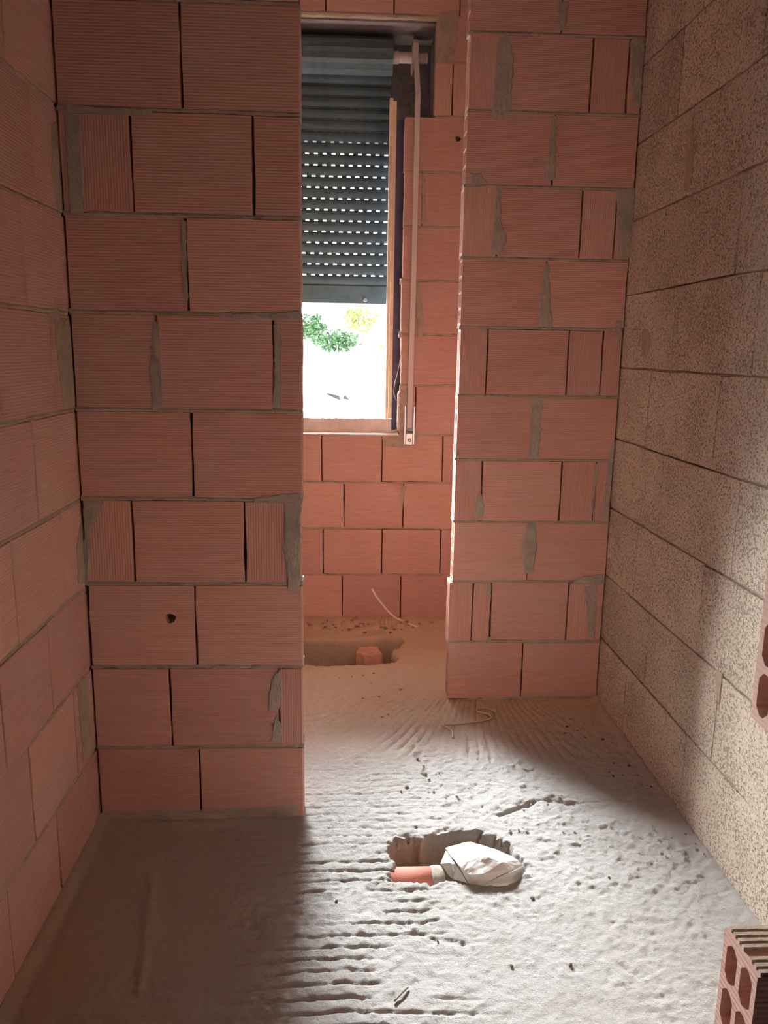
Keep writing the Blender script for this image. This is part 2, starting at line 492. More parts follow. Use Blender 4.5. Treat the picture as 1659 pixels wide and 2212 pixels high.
def floor_height(X, Y):
    z = 0.010 * fbm(X, Y, 0.55, 1) * sstep(Y, 0.6, 1.6)
    rough = 0.35 + 0.65 * sstep(fbm(X, Y, 0.5, 30, 2), -0.15, 0.25)
    z = z + 0.0042 * fbm(X, Y, 0.022, 5, 3, 0.7) * (0.55 + 0.45 * rough)
    # torn, flaky skin between the smooth and the combed fields
    fl = sstep(fbm(X, Y, 0.030, 40, 3), 0.10, 0.22)
    flm = sstep(X, 0.10, 0.35) * sstep(Y, 1.75, 2.0) * (1 - sstep(Y, 2.75, 2.95)) + 0.35
    z = z + 0.0022 * fl * flm + 0.0020 * vnoise(X, Y, 0.010, 45) * (0.4 + 0.6 * rough)
    # combed grooves running across the room
    wob = 0.020 * fbm(X, Y, 0.35, 50, 3) + 0.006 * fbm(X, Y, 0.05, 55, 2)
    ph = (Y + wob) / 0.041
    g = np.abs(np.sin(np.pi * ph)); g = 1 - sstep(g, 0.0, 0.55)
    brk = sstep(fbm(X * 0.55, Y, 0.10, 60, 3), -0.26, 0.02)
    mA = sstep(X, -0.36, -0.24) * (1 - sstep(X + 0.15 * fbm(X, Y, 0.3, 66, 2), 0.22, 0.42)) * (1 - sstep(Y, 2.65, 2.85))
    mA = mA * (1 - 0.55 * sstep(Y, 1.95, 2.3))
    z = z - 0.0058 * g * brk * mA + 0.003 * mA * fbm(X, Y, 0.02, 77, 2)
    # fan of trowel lines in front of the pier
    ax, ay = X - 0.62, Y - 3.62
    th = np.arctan2(ax, -ay); rr = np.hypot(ax, ay)
    gf = np.abs(np.sin(th * 74 + 2.0 * fbm(X, Y, 0.3, 80, 2)))
    mF = sstep(rr, 0.35, 0.5) * (1 - sstep(rr, 0.95, 1.1)) * sstep(th, -1.05, -0.8) * (1 - sstep(th, 0.30, 0.5))
    z = z - 0.0042 * (1 - sstep(gf, 0, 0.8)) * mF * (0.5 + sstep(fbm(X, Y, 0.12, 85, 2), -0.2, 0.2))
    # shallow cracks and scraped marks
    for (x0, y0), (x1, y1), w_, dp in (((1080, 1760), (1165, 1728), 0.012, 0.010), ((1165, 1728), (1230, 1733), 0.010, 0.007), ((905, 1630), (925, 1690), 0.012, 0.008),
                                 ((1230, 1735), (1400, 1722), 0.010, 0.006), ((330, 1890), (300, 2150), 0.018, -0.006), ((850, 2010), (1000, 2040), 0.006, 0.004)):
        A, B = onZ(x0, y0), onZ(x1, y1)
        ex, ey = B.x - A.x, B.y - A.y
        t = np.clip(((X - A.x) * ex + (Y - A.y) * ey) / (ex * ex + ey * ey), 0, 1)
        d = np.hypot(X - A.x - t * ex, Y - A.y - t * ey) + 0.02 * fbm(X, Y, 0.05, 90, 3)
        z = z - dp * (1 - sstep(d, 0, w_))
    # rubble bank along the foot of the window wall
    bank = sstep(Y, 3.90, 4.04) * (1 - 0.85 * sstep(Y, 4.09, 4.19)) * (1 - 0.55 * sstep(X, 0.25, 0.5))
    z = z + bank * (0.004 + 0.055 * np.maximum(0, fbm(X * 0.8, Y, 0.034, 95, 3, 0.62) + 0.03))
    # mortar fillets against the walls
    z = z + 0.020 * (1 - sstep(np.abs(X - XL) + 0.012 * fbm(X, Y, 0.1, 99, 2), 0.0, 0.035)) + 0.016 * (1 - sstep(np.abs(X - XR) + 0.02 * fbm(X, Y, 0.1, 98, 2), 0.0, 0.045))
    fy = 1 - sstep(np.abs(Y - YP + 0.01) + 0.02 * fbm(X, Y, 0.1, 97, 2), 0.0, 0.05)
    z = z + 0.012 * fy * (X < XE)
    fy = 1 - sstep(np.abs(Y - YQ + 0.005) + 0.02 * fbm(X, Y, 0.1, 96, 2), 0.0, 0.04)
    z = z + 0.010 * fy * (X > XC)
    # broken-out holes
    jag = 0.020 * fbm(X, Y, 0.045, 120, 2)
    s1 = poly_sd(X, Y, HOLE) + jag
    z = z + 0.006 * (1 - sstep(np.abs(s1), 0, 0.03)) * fbm(X, Y, 0.02, 130, 2)
    k1 = (1 - sstep(s1 + 0.010 * fbm(X, Y, 0.012, 122, 2), -0.030, 0.002)) ** 0.8
    z = z * (1 - k1) + k1 * (-0.155 + 0.03 * fbm(X, Y, 0.06, 140, 3))
    s2 = poly_sd(X, Y, TRENCH) + 0.3 * jag
    k2 = 1 - sstep(s2, -0.016, 0.001)
    z = z * (1 - k2) + k2 * (-0.21 + 0.03 * fbm(X, Y, 0.08, 150, 3))
    return z

xs = np.concatenate([np.arange(-1.55, -0.80, 0.05), np.arange(-0.80, 1.12, 0.005), np.arange(1.12, 1.41, 0.05)])
ys = np.concatenate([np.arange(-2.6, 1.20, 0.05), np.arange(1.20, 2.60, 0.0042), np.arange(2.60, 4.30, 0.006), [4.32]])
GX, GY = np.meshgrid(xs, ys, indexing='ij')
GZ = floor_height(GX, GY)
nx, ny = len(xs), len(ys)
fme = bpy.data.meshes.new('floor')
co = np.stack([GX, GY, GZ], -1).reshape(-1, 3).astype(np.float32)
ii, jj = np.meshgrid(np.arange(nx - 1), np.arange(ny - 1), indexing='ij')
q = np.stack([ii * ny + jj, (ii + 1) * ny + jj, (ii + 1) * ny + jj + 1, ii * ny + jj + 1], -1).reshape(-1, 4).astype(np.int32)
fme.vertices.add(len(co)); fme.vertices.foreach_set('co', co.ravel())
fme.loops.add(q.size); fme.loops.foreach_set('vertex_index', q.ravel())
fme.polygons.add(len(q)); fme.polygons.foreach_set('loop_start', np.arange(0, q.size, 4, dtype=np.int32)); fme.polygons.foreach_set('loop_total', np.full(len(q), 4, np.int32))
fme.update(calc_edges=True)
fme.polygons.foreach_set('use_smooth', np.ones(len(q), bool))
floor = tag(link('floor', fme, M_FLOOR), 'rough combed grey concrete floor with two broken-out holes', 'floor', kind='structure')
def fz(x, y):
    i = int(np.clip(np.searchsorted(xs, x), 1, nx - 1)); j = int(np.clip(np.searchsorted(ys, y), 1, ny - 1))
    return float(max(GZ[i, j], GZ[i - 1, j], GZ[i, j - 1], GZ[i - 1, j - 1]))

tag(boxes('ceiling', [(-1.6, 1.4, -2.6, 4.75, CEIL, CEIL + 0.2)], M_CEIL), 'plain grey concrete ceiling slab above the bare rooms', 'ceiling', kind='structure')

# ------------------------------------------------------------------ left wall
wl = tag(boxes('wall_left', [(XL - 0.10, XL - 0.022, -2.6, YP + T, -0.02, CEIL)], M_MORTAR_D), 'long orange hollow brick wall beside the dark floor', 'wall', kind='structure')
ZK = [0.0, 0.25, 0.515, 0.772, 1.033, 1.294, 1.557, 1.815, 2.088, 2.35, 2.61, 2.87, 3.13, CEIL + 0.03]
LV = {1: [1.628, 1.937], 2: [1.801, 2.117], 3: [1.675, 1.969], 4: [1.796, 2.116], 5: [1.630, 1.964], 6: [1.803, 2.132], 7: [1.66, 1.993], 8: [1.79, 2.10],
      9: [1.65, 1.97], 10: [1.80, 2.12], 11: [1.64, 1.96], 12: [1.80, 2.12], 13: [1.65, 1.97]}
for k in range(1, 14):
    j = list(LV[k])
    while j[0] > 0.2: j.insert(0, j[0] - 0.325)
    j = j + [YP + 0.04]
    lay(P_LEFT, wl, ZK[k - 1], ZK[k], j)
    if k > 1: bed_joint(P_LEFT, wl, j[0], YP, ZK[k - 1], mat=M_TAN)
cL = cvX(XL)
for pts in ([(116, 640), (128, 690), (150, 692), (163, 880), (138, 882), (120, 730)], [(112, 270), (138, 245), (146, 462), (125, 452), (112, 380)],
            [(166, 1180), (180, 1090), (188, 1258), (170, 1262)], [(166, 1480), (186, 1462), (198, 1625), (180, 1640)]):
    px_patch(P_LEFT, wl, cL, pts, mat=M_TAN, thick=0.003)

wbay = tag(boxes('wall_left_bay', [(XBL - 0.10, XBL - 0.022, YP, 4.75, -0.02, CEIL)], M_MORTAR_D), 'brick wall closing the window bay behind the dark partition', 'wall', kind='structure')
for k in range(1, 14):
    o = 0.16 * (k % 2)
    lay(lambda u, z, d: (XBL + d, u, z), wbay, ZK[k - 1], ZK[k], [YP + T] + [YP + 0.25 + o + 0.325 * i for i in range(6) if YP + 0.25 + o + 0.325 * i < YB - 0.1] + [YB])
    if k > 1: bed_joint(lambda u, z, d: (XBL + d, u, z), wbay, YP + T, YB, ZK[k - 1])
tag(boxes('wall_bay_return', [(XBL - 0.1, XL - 0.05, YP, YP + T, -0.02, CEIL)], M_BH), 'plain brick return of the window bay behind the long wall', 'wall', kind='structure')

# ------------------------------------------------------------------ partition on the left
wp = tag(boxes('wall_left_partition', [(XL - 0.02, XE - 0.012, YP + 0.022, YP + T - 0.022, -0.02, CEIL)], M_MORTAR_D), 'dark brick partition with a drilled hole, facing away from the window', 'wall', kind='structure')
PK = [0.0, 0.257, 0.521, 0.783, 1.039, 1.295, 1.562, 1.819, 2.080, 2.345, 2.605, 2.865, 3.125, CEIL + 0.03]
PV = {1: [(432, 1690)], 2: [(369, 1530), (603, 1530)], 3: [(423, 1350)], 4: [(287, 1170), (529, 1170), (634, 1170)], 5: [(415, 985)], 6: [(341, 785), (591, 785)],
      7: [(404, 575)], 8: [(284, 350), (547, 355)], 9: [(390, 120)]}
PMAT = {2: {2: M_BVX}, 4: {2: M_BVX, 3: M_BVX, 0: M_BVX}, 8: {0: M_BVX}}
hv = onY(369, 1336, YP)
for k in range(1, 14):
    if k in PV: js = [onY(x, y, YP).x for x, y in PV[k]]
    else: js = [XL + 0.32 * (1 if k % 2 else 0.6)] + ([XL + 0.51] if not k % 2 else [])
    e = random.uniform(-0.003, 0.003)
    js = [XL + 0.004] + js + [XE + e]
    lay(P_PART, wp, PK[k - 1], PK[k], js, PMAT.get(k), {0: (hv.x, hv.z, 0.0155)} if k == 3 else None)
    if k > 1: bed_joint(P_PART, wp, XL + 0.003, XE - 0.002, PK[k - 1])
for k in range(2, 14):    # mortar left hanging at the free end
    patch(lambda u, z, d: (XE - 0.002 + d, YP + u, z), wp, [(0.004, PK[k - 1] - 0.008), (0.076, PK[k - 1] - 0.007), (0.075, PK[k - 1] + 0.008), (0.004, PK[k - 1] + 0.007)], thick=0.0018)
cP = cvY(YP)
for pts in ([(138, 240), (176, 255), (180, 462), (152, 467), (143, 350)], [(140, 226), (330, 238), (328, 250), (144, 250)], [(331, 700), (343, 692), (350, 884), (330, 888), (322, 800)],
            [(616, 1085), (649, 1080), (649, 1262), (641, 1285), (624, 1280), (612, 1180)], [(180, 1086), (226, 1082), (206, 1115), (194, 1150), (190, 1262), (182, 1266)],
            [(592, 1450), (604, 1447), (611, 1480), (602, 1530), (582, 1535), (580, 1500)], [(600, 1540), (611, 1580), (605, 1606), (586, 1600), (592, 1562)],
            [(545, 1076), (648, 1064), (649, 1086), (552, 1087)], [(592, 700), (606, 700), (608, 880), (590, 882)],
            [(214, 1757), (420, 1750), (650, 1738), (652, 1776), (212, 1778)], [(390, 480), (402, 476), (404, 660), (396, 640)], [(470, 676), (648, 672), (648, 690), (475, 690)]):
    px_patch(P_PART, wp, cP, pts)

# ------------------------------------------------------------------ pier on the right
wq = tag(boxes('wall_right_pier', [(XC + 0.13, XR + 0.02, YQ + 0.022, YQ + T - 0.022, -0.02, CEIL)], M_MORTAR_D), 'narrow red brick pier with open hollow brick ends beside the block wall', 'wall', kind='structure')
QK = [0.006, 0.268, 0.533, 0.787, 1.045, 1.300, 1.564, 1.823, 2.083, 2.344, 2.608, 2.868, 3.13, CEIL + 0.03]
QV = {1: [(1127, 1450)], 2: [(1020, 1320), (1060, 1320), (1226, 1320)], 3: [(1141, 1190)], 4: [(1040, 1060), (1211, 1060), (1284, 1060)], 5: [(1158, 925)],
      6: [(1052, 780), (1227, 780), (1301, 780)], 7: [(1178, 630)], 8: [(1075, 480), (1255, 480), (1330, 480)], 9: [(1196, 320)], 10: [(1092, 155), (1279, 155), (1358, 155)], 11: [(1214, 30)]}
for k in range(1, 14):
    if k in QV: js = [onY(x, y, YQ).x for x, y in QV[k]]
    else: js = [XC + (0.33 if k % 2 else 0.16)] + ([] if k % 2 else [XC + 0.50])
    x0 = XC + {1: -0.001, 2: -0.008, 3: 0.004}.get(k, random.uniform(-0.003, 0.003))
    js = [x0] + js + [XR - 0.003]
    mats = {} if k % 2 else {0: M_BVX, 2: M_BVX, 3: M_BVX}
    if k == 2: mats = {0: M_BVX, 1: M_BVX, 3: M_BVX}
    z0, z1 = QK[k - 1] + 0.0055, QK[k] - 0.0055
    if k % 2:
        hollow_brick(P_PIER, wq, js[0], js[1] - 0.003, z0, z1, 4, 2)
    else:
        # cut brick standing on end: long slots up its narrow side
        hollow_brick(P_PIER, wq, js[0], js[1] - 0.003, z0, z1, 1, 2, deep=0.012, web=0.013, mat=M_BVX, round_=0.003)
    for i in range(1, len(js) - 1):
        brick(P_PIER, wq, js[i], js[i + 1], z0, z1, T, mats.get(i))
    if k > 1: bed_joint(P_PIER, wq, x0 + 0.004, XR - 0.002, QK[k - 1])
    if k > 1:   # mortar squeezed out at the open end
        patch(lambda u, z, d, Y=YQ, x=x0: (x + 0.003 - d, Y + u, z), wq, [(0.006, QK[k - 1] - 0.007), (0.074, QK[k - 1] - 0.006), (0.074, QK[k - 1] + 0.007), (0.006, QK[k - 1] + 0.006)], thick=0.006)
cQ = cvY(YQ)
for pts in ([(1076, 82), (1097, 77), (1110, 110), (1105, 235), (1082, 262), (1063, 255), (1069, 150)], [(1191, 252), (1203, 252), (1198, 385), (1184, 398), (1179, 380), (1188, 300)],
            [(1018, 372), (1040, 376), (1055, 397), (1019, 402)], [(1070, 406), (1082, 406), (1083, 480), (1096, 520), (1079, 554), (1061, 545), (1068, 470)],
            [(1178, 569), (1186, 569), (1190, 660), (1195, 709), (1161, 705), (1168, 650), (1172, 600)], [(1331, 692), (1344, 692), (1338, 744), (1332, 740)],
            [(1148, 862), (1172, 862), (1170, 920), (1162, 990), (1141, 992), (1146, 930)], [(1318, 962), (1328, 952), (1318, 1050), (1309, 1128), (1301, 1126), (1312, 1010)],
            [(1038, 1062), (1044, 1075), (1046, 1108), (1037, 1124), (1023, 1110), (1026, 1080)], [(1284, 1002), (1292, 1000), (1285, 1060), (1281, 1112), (1276, 1110)],
            [(1138, 1132), (1158, 1132), (1160, 1190), (1150, 1238), (1133, 1240), (1126, 1180)], [(1250, 1246), (1304, 1240), (1304, 1262), (1232, 1262)],
            [(1051, 1263), (1062, 1261), (1060, 1300), (1053, 1276)], [(1053, 1378), (1062, 1376), (1061, 1388), (1049, 1388)],
            [(1330, 410), (1372, 408), (1366, 550), (1340, 560), (1335, 450)], [(1362, 90), (1392, 86), (1384, 235), (1366, 230)],
            [(1205, 4), (1230, 0), (1222, 66), (1207, 66)], [(1262, 1270), (1290, 1262), (1285, 1380), (1272, 1375)],
            [(972, 1512), (1120, 1504), (1285, 1503), (1288, 1520), (975, 1520)]):
    px_patch(P_PIER, wq, cQ, pts)

# ------------------------------------------------------------------ window wall
WX0, WX1 = -0.80, 0.272                       # window opening
NX0, NX1, NZ0, NZ1 = -0.95, 0.418, 2.612, 3.060   # shutter box recess
yo0, yo1 = YB + T + 0.005, YB + 0.56
core = [(WX1 + 0.012, 1.40, yo0, yo1, -0.3, NZ0), (NX1 + 0.012, 1.40, yo0, yo1, NZ0, CEIL), (XBL - 0.1, WX0 - 0.012, yo0, yo1, -0.3, NZ0), (XBL - 0.1, NX0 - 0.012, yo0, yo1, NZ0, CEIL),
        (NX0 - 0.012, NX1 + 0.012, yo0, yo1, NZ1, CEIL), (NX0 - 0.012, NX1 + 0.012, YSH + 0.03, yo1, NZ0 - 0.05, NZ1),
        (WX0 - 0.012, WX1 + 0.012, yo0, yo1, -0.3, 1.020)]
wb = tag(boxes('wall_back', core, M_DARKWALL), 'bright red brick window wall at the far end', 'wall', kind='structure')
boxes('mortar_bed', [(XBL, WX0 - 0.02, YB + 0.02, yo0 + 0.002, -0.02, CEIL), (WX0 - 0.02, WX1 + 0.02, YB + 0.02, yo0 + 0.002, -0.02, 1.012), (WX1 + 0.02, XR, YB + 0.02, yo0 + 0.002, -0.02, NZ0 - 0.02),
                     (NX1 + 0.02, XR, YB + 0.02, yo0 + 0.002, NZ0 - 0.02, CEIL), (NX0, NX1 + 0.02, YB + 0.02, yo0 + 0.002, NZ1 + 0.02, CEIL)], M_MORTAR_D, wb)
BK = [-0.015, 0.247, 0.509, 0.767, 1.027, 1.291, 1.554, 1.826, 2.090, 2.352, 2.612, 2.86, 3.062, CEIL + 0.03]
BV = {1: [(739, 1290), (865, 1290)], 2: [(698, 1195), (825, 1195), (951, 1195)], 3: [(743, 1095), (871, 1095)], 4: [(695, 990), (825, 990), (956, 990)]}
hb = onY(990, 299, YB)
for k in range(1, 14):
    z0, z1 = BK[k - 1], BK[k]
    if k <= 4:
        js = [onY(x, y, YB).x for x, y in BV[k]]
        while js[0] > XBL: js.insert(0, js[0] - 0.322)
        js[0] = XBL
        while js[-1] < XR - 0.1: js.append(js[-1] + 0.322)
        js[-1] = XR
        lay(P_BACK, wb, z0, z1, js)
        if k > 1: bed_joint(P_BACK, wb, js[0], js[-1], z0, mat=M_TAN)
    elif k <= 10:
        first = {5: onY(897, 890, YB).x, 6: WX1 + 0.33, 7: onY(906, 665, YB).x, 8: WX1 + 0.33, 9: onY(912, 430, YB).x, 10: WX1 + 0.33}[k]
        js = [WX1 + random.uniform(-0.003, 0.003), first]
        while js[-1] < XR - 0.12: js.append(js[-1] + 0.322)
        js[-1] = XR
        lay(P_BACK, wb, z0, z1, js, None, {0: (hb.x, hb.z, 0.0145)} if k == 10 else None)
        js2 = [WX0] + ([WX0 - 0.2] if k % 2 else []) + [XBL]
        js2 = sorted(set(js2)); lay(P_BACK, wb, z0, z1, js2)
        bed_joint(P_BACK, wb, WX1 + 0.004, XR, z0, mat=M_TAN); bed_joint(P_BACK, wb, XBL, WX0 - 0.004, z0, mat=M_TAN)
    elif k <= 12:
        js = [NX1, onY(978, 190, YB).x if k == 11 else NX1 + 0.2, 0.83, XR]
        lay(P_BACK, wb, z0, z1, js, {0: M_BVX, 1: M_BVX} if k == 11 else None)
        lay(P_BACK, wb, z0, z1, [XBL, NX0])
        bed_joint(P_BACK, wb, NX1 + 0.004, XR, z0, mat=M_TAN)
    else:
        lay(P_BACK, wb, z0, z1, [XBL, -1.1, -0.78, -0.45, -0.12, 0.21, 0.53, 0.85, XR])
        bed_joint(P_BACK, wb, XBL, XR, z0, mat=M_TAN, th=0.014)
cB = cvY(YB)
for pts in ([(826, 945), (868, 941), (906, 942), (905, 957), (872, 967), (828, 964)], [(900, 610), (909, 610), (915, 690), (912, 727), (903, 730), (900, 680)],
            [(945, 27), (990, 24), (986, 100), (979, 128), (946, 137)], [(868, 1050), (878, 1051), (873, 1080), (868, 1100), (864, 1072)],
            [(868, 845), (880, 838), (884, 870), (876, 880), (870, 935), (862, 935)], [(912, 376), (918, 376), (919, 480), (911, 485)]):
    px_patch(P_BACK, wb, cB, pts, mat=M_TAN)

xwr = onY(851.5, 560, YB + T + 0.012).x; xwl = onY(837.0, 560, YB + T + 0.012).x     # pale timber edges
boxes('shaded_reveal', [(xwr, WX1 + 0.013, YB + T + 0.0055, yo1, 1.02, NZ0)], M_REVEAL_SHADE, wb)  # outer jamb face, its shade put in as dark colour
# window: sloping mortar sill, timber subframe
win = tag(bpy.data.objects.new('window_1', None), 'small unglazed window opening with a pale timber jamb and mortar sill', 'window', kind='structure')
COL.objects.link(win); win.location = (-0.12, YB + 0.3, 1.03)
def under(o, p):
    o.parent = p; o.matrix_parent_inverse = Matrix.Translation(-Vector(p.location)); return o
sv, sf = [], []
n = 60
for i in range(n + 1):
    x = WX0 + (WX1 - WX0) * i / n
    for yy, zz in ((YB + 0.004, 1.016), (YB + 0.003, 1.0265), (YB + 0.04, 1.029), (YB + 0.084, 1.031), (YB + 0.088, 1.070), (YB + 0.094, 1.104), (YB + 0.40, 1.098), (YB + 0.40, 1.016)):
        r = random.gauss(0, 0.0011)
        e = 0.022 * max(0, 1 - (WX1 - x) / 0.035) * random.random() if 1.03 < zz < 1.09 else 0
        sv.append((x, yy + (r if yy < YB + 0.35 else 0), zz + (r + e if zz > 1.02 else 0)))
for i in range(n):
    for k in range(8): sf.append((i * 8 + k, i * 8 + (k + 1) % 8, (i + 1) * 8 + (k + 1) % 8, (i + 1) * 8 + k))
sf += [tuple(range(8)), tuple(n * 8 + k for k in range(8))]
under(centred('sill', sv, sf, M_SILL), win)
zt = onY(848, 209, YB + T).z; zt2 = onY(853, 217, YB + T).z
under(bevel_box('timber_strip', xwl, xwl + 0.018, YB + T + 0.016, YB + T + 0.05, 1.104, zt, M_WOOD), win)
under(bevel_box('timber_strip', xwl + 0.0145, xwr, YB + T + 0.004, YB + T + 0.0155, 1.106, zt2, M_WOOD), win)
under(bevel_box('timber_strip', WX0 + 0.002, WX0 + 0.032, YB + T + 0.016, YB + T + 0.05, 1.104, zt, M_WOOD), win)
# raw edges of render hanging on the jamb
for y0, y1, x in ((845, 930, 862), (600, 615, 868), (715, 730, 866)):
    p0, p1 = onY(x, y0, YB), onY(x, y1, YB)
    under(patch(lambda u, z, d: (WX1 - 0.001 - d, YB + u, z), None, [(0.002, p1.z), (0.05, p1.z + 0.005), (0.04, p0.z), (0.004, p0.z - 0.004)], M_SILL, 0.007, 'render_crumb'), win)

# ------------------------------------------------------------------ roller shutter
sh = tag(bpy.data.objects.new('roller_shutter', None), 'dark grey-green slatted roller shutter lowered halfway over the window', 'roller shutter')
COL.objects.link(sh)
SX0, SX1 = WX0 + 0.01, onY(838, 500, YSH).x + 0.004
zb_ = onY(750, 656, YSH).z; z1_ = onY(750, 617, YSH).z; ztop = onY(750, 208, YSH).z
NS = 17
pitch = (ztop - z1_) / NS
sh.location = ((SX0 + SX1) / 2, YSH, zb_)
prof = [(0.005, 0.0), (-0.003, 0.004), (-0.0065, 0.016), (-0.0075, 0.026), (-0.0055, 0.040), (0.0, 0.0475), (0.006, 0.0475), (0.003, 0.024)]
PER, SLOT = 0.0475, 0.0195
def slat_mesh(name, off, slots, hgt):
    vs, fs = [], []
    s = (hgt - 0.0052) / 0.0475
    for x in (SX0, SX1):
        for y, z in prof: vs.append((x, y, z * s))
    k = len(prof)
    for i in range(k): fs.append((i, (i + 1) % k, k + (i + 1) % k, k + i))
    fs += [tuple(range(k)), tuple(range(k, 2 * k))]
    zt_ = 0.0475 * s
    if slots:
        x = SX0
        nxt = SX0 + off
        while x < SX1 - 1e-4:
            e = min(nxt, SX1)
            if e > x: box_into(vs, fs, x, e, 0.0015, 0.0045, zt_ - 0.001, hgt + 0.0008)
            x = nxt + SLOT; nxt = nxt + PER
    else: box_into(vs, fs, SX0, SX1, 0.0015, 0.0045, zt_ - 0.001, hgt + 0.0008)
    return mesh(name, vs, fs)
def slat(Y, z, ang, off, slots, hgt, mat=M_SHUT):
    me = slat_mesh('slat', off, slots, hgt)
    o = link('slat', me, mat)
    o.location = (0, Y, z); o.rotation_euler = (ang, 0, 0)
    return under(o, sh)
for i in range(NS + 1):
    slat(YSH, z1_ + i * pitch, 0, random.uniform(0.005, PER), i < NS, pitch)
z = z1_ + (NS + 1) * pitch; Yc = YSH
# curtain bending in over the drum
for ang in (12, 26, 40):
    a = math.radians(ang); slat(Yc, z, a, 0, False, pitch)
    Yc -= math.sin(a) * pitch; z += math.cos(a) * pitch
DR, DY, DZ = 0.085, Yc - 0.055, z - 0.055
for i in range(11):
    th = math.radians(40 + i * 360 / 11)
    # slats wrapped on the drum
    c = math.radians(58 - 90 + 0) - i * (2 * math.pi / 11)
    Ys = DY + DR * math.cos(th); Zs = DZ + DR * math.sin(th)
    slat(Ys, Zs, th - 0 + math.radians(18), 0, False, 0.052)
# bottom bar and stop
def under_bar():
    o = bevel_box('bottom_bar', SX0, SX1, YSH - 0.007, YSH + 0.006, zb_, z1_ + 0.001, M_SHUT, None, 0.003); return under(o, sh)
bar = under_bar()
sp = onY(789, 648, YSH - 0.008)
vs, fs = [], []
for i, (r, d) in enumerate(((0.0105, 0.001), (0.0105, -0.006), (0.008, -0.009), (0.005, -0.009), (0.0045, -0.005))):
    for k in range(16): vs.append((sp.x + r * math.cos(k * math.pi / 8), YSH - 0.007 + d, sp.z + r * math.sin(k * math.pi / 8)))
for i in range(4):
    for k in range(16): fs.append((i * 16 + k, i * 16 + (k + 1) % 16, (i + 1) * 16 + (k + 1) % 16, (i + 1) * 16 + k))
fs.append(tuple(range(64, 80))); fs.append(tuple(range(16)))
under(centred('stop', vs, fs, M_PLAST), sh)
# axle, pulley cone
def lathe_x(name, prof_, y, z, mat, seg=24):
    vs, fs = [], []
    for x, r in prof_:
        for k in range(seg): vs.append((x, y + r * math.cos(2 * math.pi * k / seg), z + r * math.sin(2 * math.pi * k / seg)))
    for i in range(len(prof_) - 1):
        for k in range(seg): fs.append((i * seg + k, i * seg + (k + 1) % seg, (i + 1) * seg + (k + 1) % seg, (i + 1) * seg + k))
    fs += [tuple(range(seg)), tuple((len(prof_) - 1) * seg + k for k in range(seg))]
    return under(centred(name, vs, fs, mat, None, False), sh)
lathe_x('axle', [(NX0 + 0.005, 0.03), (SX1 + 0.03, 0.03), (SX1 + 0.032, 0.026), (NX1 - 0.02, 0.026)], DY, DZ, M_STRAP)
PX = 0.330
lathe_x('pulley', [(PX - 0.014, 0.03), (PX - 0.0135, 0.082), (PX - 0.010, 0.082), (PX - 0.009, 0.055), (PX + 0.011, 0.055), (PX + 0.012, 0.082), (PX + 0.015, 0.082), (PX + 0.016, 0.03)], DY, DZ, M_PLAST)

# strap and winder
s0 = onY(907, 92, YB - 0.02); s1 = onY(884.5, 925, YB - 0.006)
def ribbon(name, pts, w, th, mat, parent=None):
    vs, fs = [], []
    for x, y, z in pts:
        vs += [(x - w / 2, y - th / 2, z), (x + w / 2, y - th / 2, z), (x + w / 2, y + th / 2, z), (x - w / 2, y + th / 2, z)]
    for i in range(len(pts) - 1):
        for k in range(4): fs.append((i * 4 + k, i * 4 + (k + 1) % 4, i * 4 + 4 + (k + 1) % 4, i * 4 + 4 + k))
    e = (len(pts) - 1) * 4
    fs += [(0, 1, 2, 3), (e, e + 1, e + 2, e + 3)]
    return centred(name, vs, fs, mat, parent)
strap = tag(ribbon('shutter_strap', [(PX, DY - 0.04, DZ + 0.074), (PX, DY - 0.075, DZ + 0.045), (PX - 0.001, DY - 0.088, DZ - 0.01), (s0.x, YB + 0.02, 2.72), (s0.x - 0.004, YB - 0.012, 2.60),
                             (s0.x * 0.5 + s1.x * 0.5, YB - 0.016, 1.9), (s1.x, YB - 0.014, 1.30), (s1.x, YB - 0.006, s1.z)], 0.026, 0.0016, M_STRAP),
            'long beige webbing strap hanging from the shutter roller down the window wall', 'strap')
w0 = onY(873, 876, YB - 0.01); w1 = onY(896, 961, YB - 0.01)
wnd = tag(bpy.data.objects.new('strap_winder', None), 'narrow galvanised strap winder box set in mortar beside the window', 'strap winder')
COL.objects.link(wnd); xw0, xw1, zw0, zw1 = (w0.x + w1.x) / 2 - 0.029, (w0.x + w1.x) / 2 + 0.029, w1.z, w0.z
wnd.location = ((xw0 + xw1) / 2, YB - 0.004, zw0)
under(boxes('back_plate', [(xw0, xw1, YB - 0.0045, YB + 0.004, zw0, zw1)], M_STEELD), wnd)
under(bevel_box('side_lip', xw0, xw0 + 0.010, YB - 0.014, YB - 0.004, zw0, zw1, M_METAL), wnd)
under(bevel_box('side_lip', xw1 - 0.010, xw1, YB - 0.014, YB - 0.004, zw0, zw1 - 0.004, M_METAL), wnd)
under(bevel_box('cover_plate', xw0 + 0.011, xw1 - 0.011, YB - 0.013, YB - 0.004, zw0, zw0 + 0.062, M_METAL), wnd)
under(bevel_box('strap_slot', xw0 + 0.012, xw1 - 0.012, YB - 0.018, YB - 0.0035, zw0 + 0.064, zw0 + 0.074, M_STEELD), wnd)
vs, fs = [], []
for r, d in ((0.010, -0.013), (0.010, -0.016), (0.005, -0.018), (0.003, -0.0155)):
    for k in range(12): vs.append(((xw0 + xw1) / 2 + 0.002 + r * math.cos(k * math.pi / 6), YB + d, zw0 + 0.025 + r * math.sin(k * math.pi / 6)))
for i in range(3):
    for k in range(12): fs.append((i * 12 + k, i * 12 + (k + 1) % 12, (i + 1) * 12 + (k + 1) % 12, (i + 1) * 12 + k))
fs += [tuple(range(12)), tuple(range(36, 48))]
under(centred('screw', vs, fs, M_METAL), wnd)

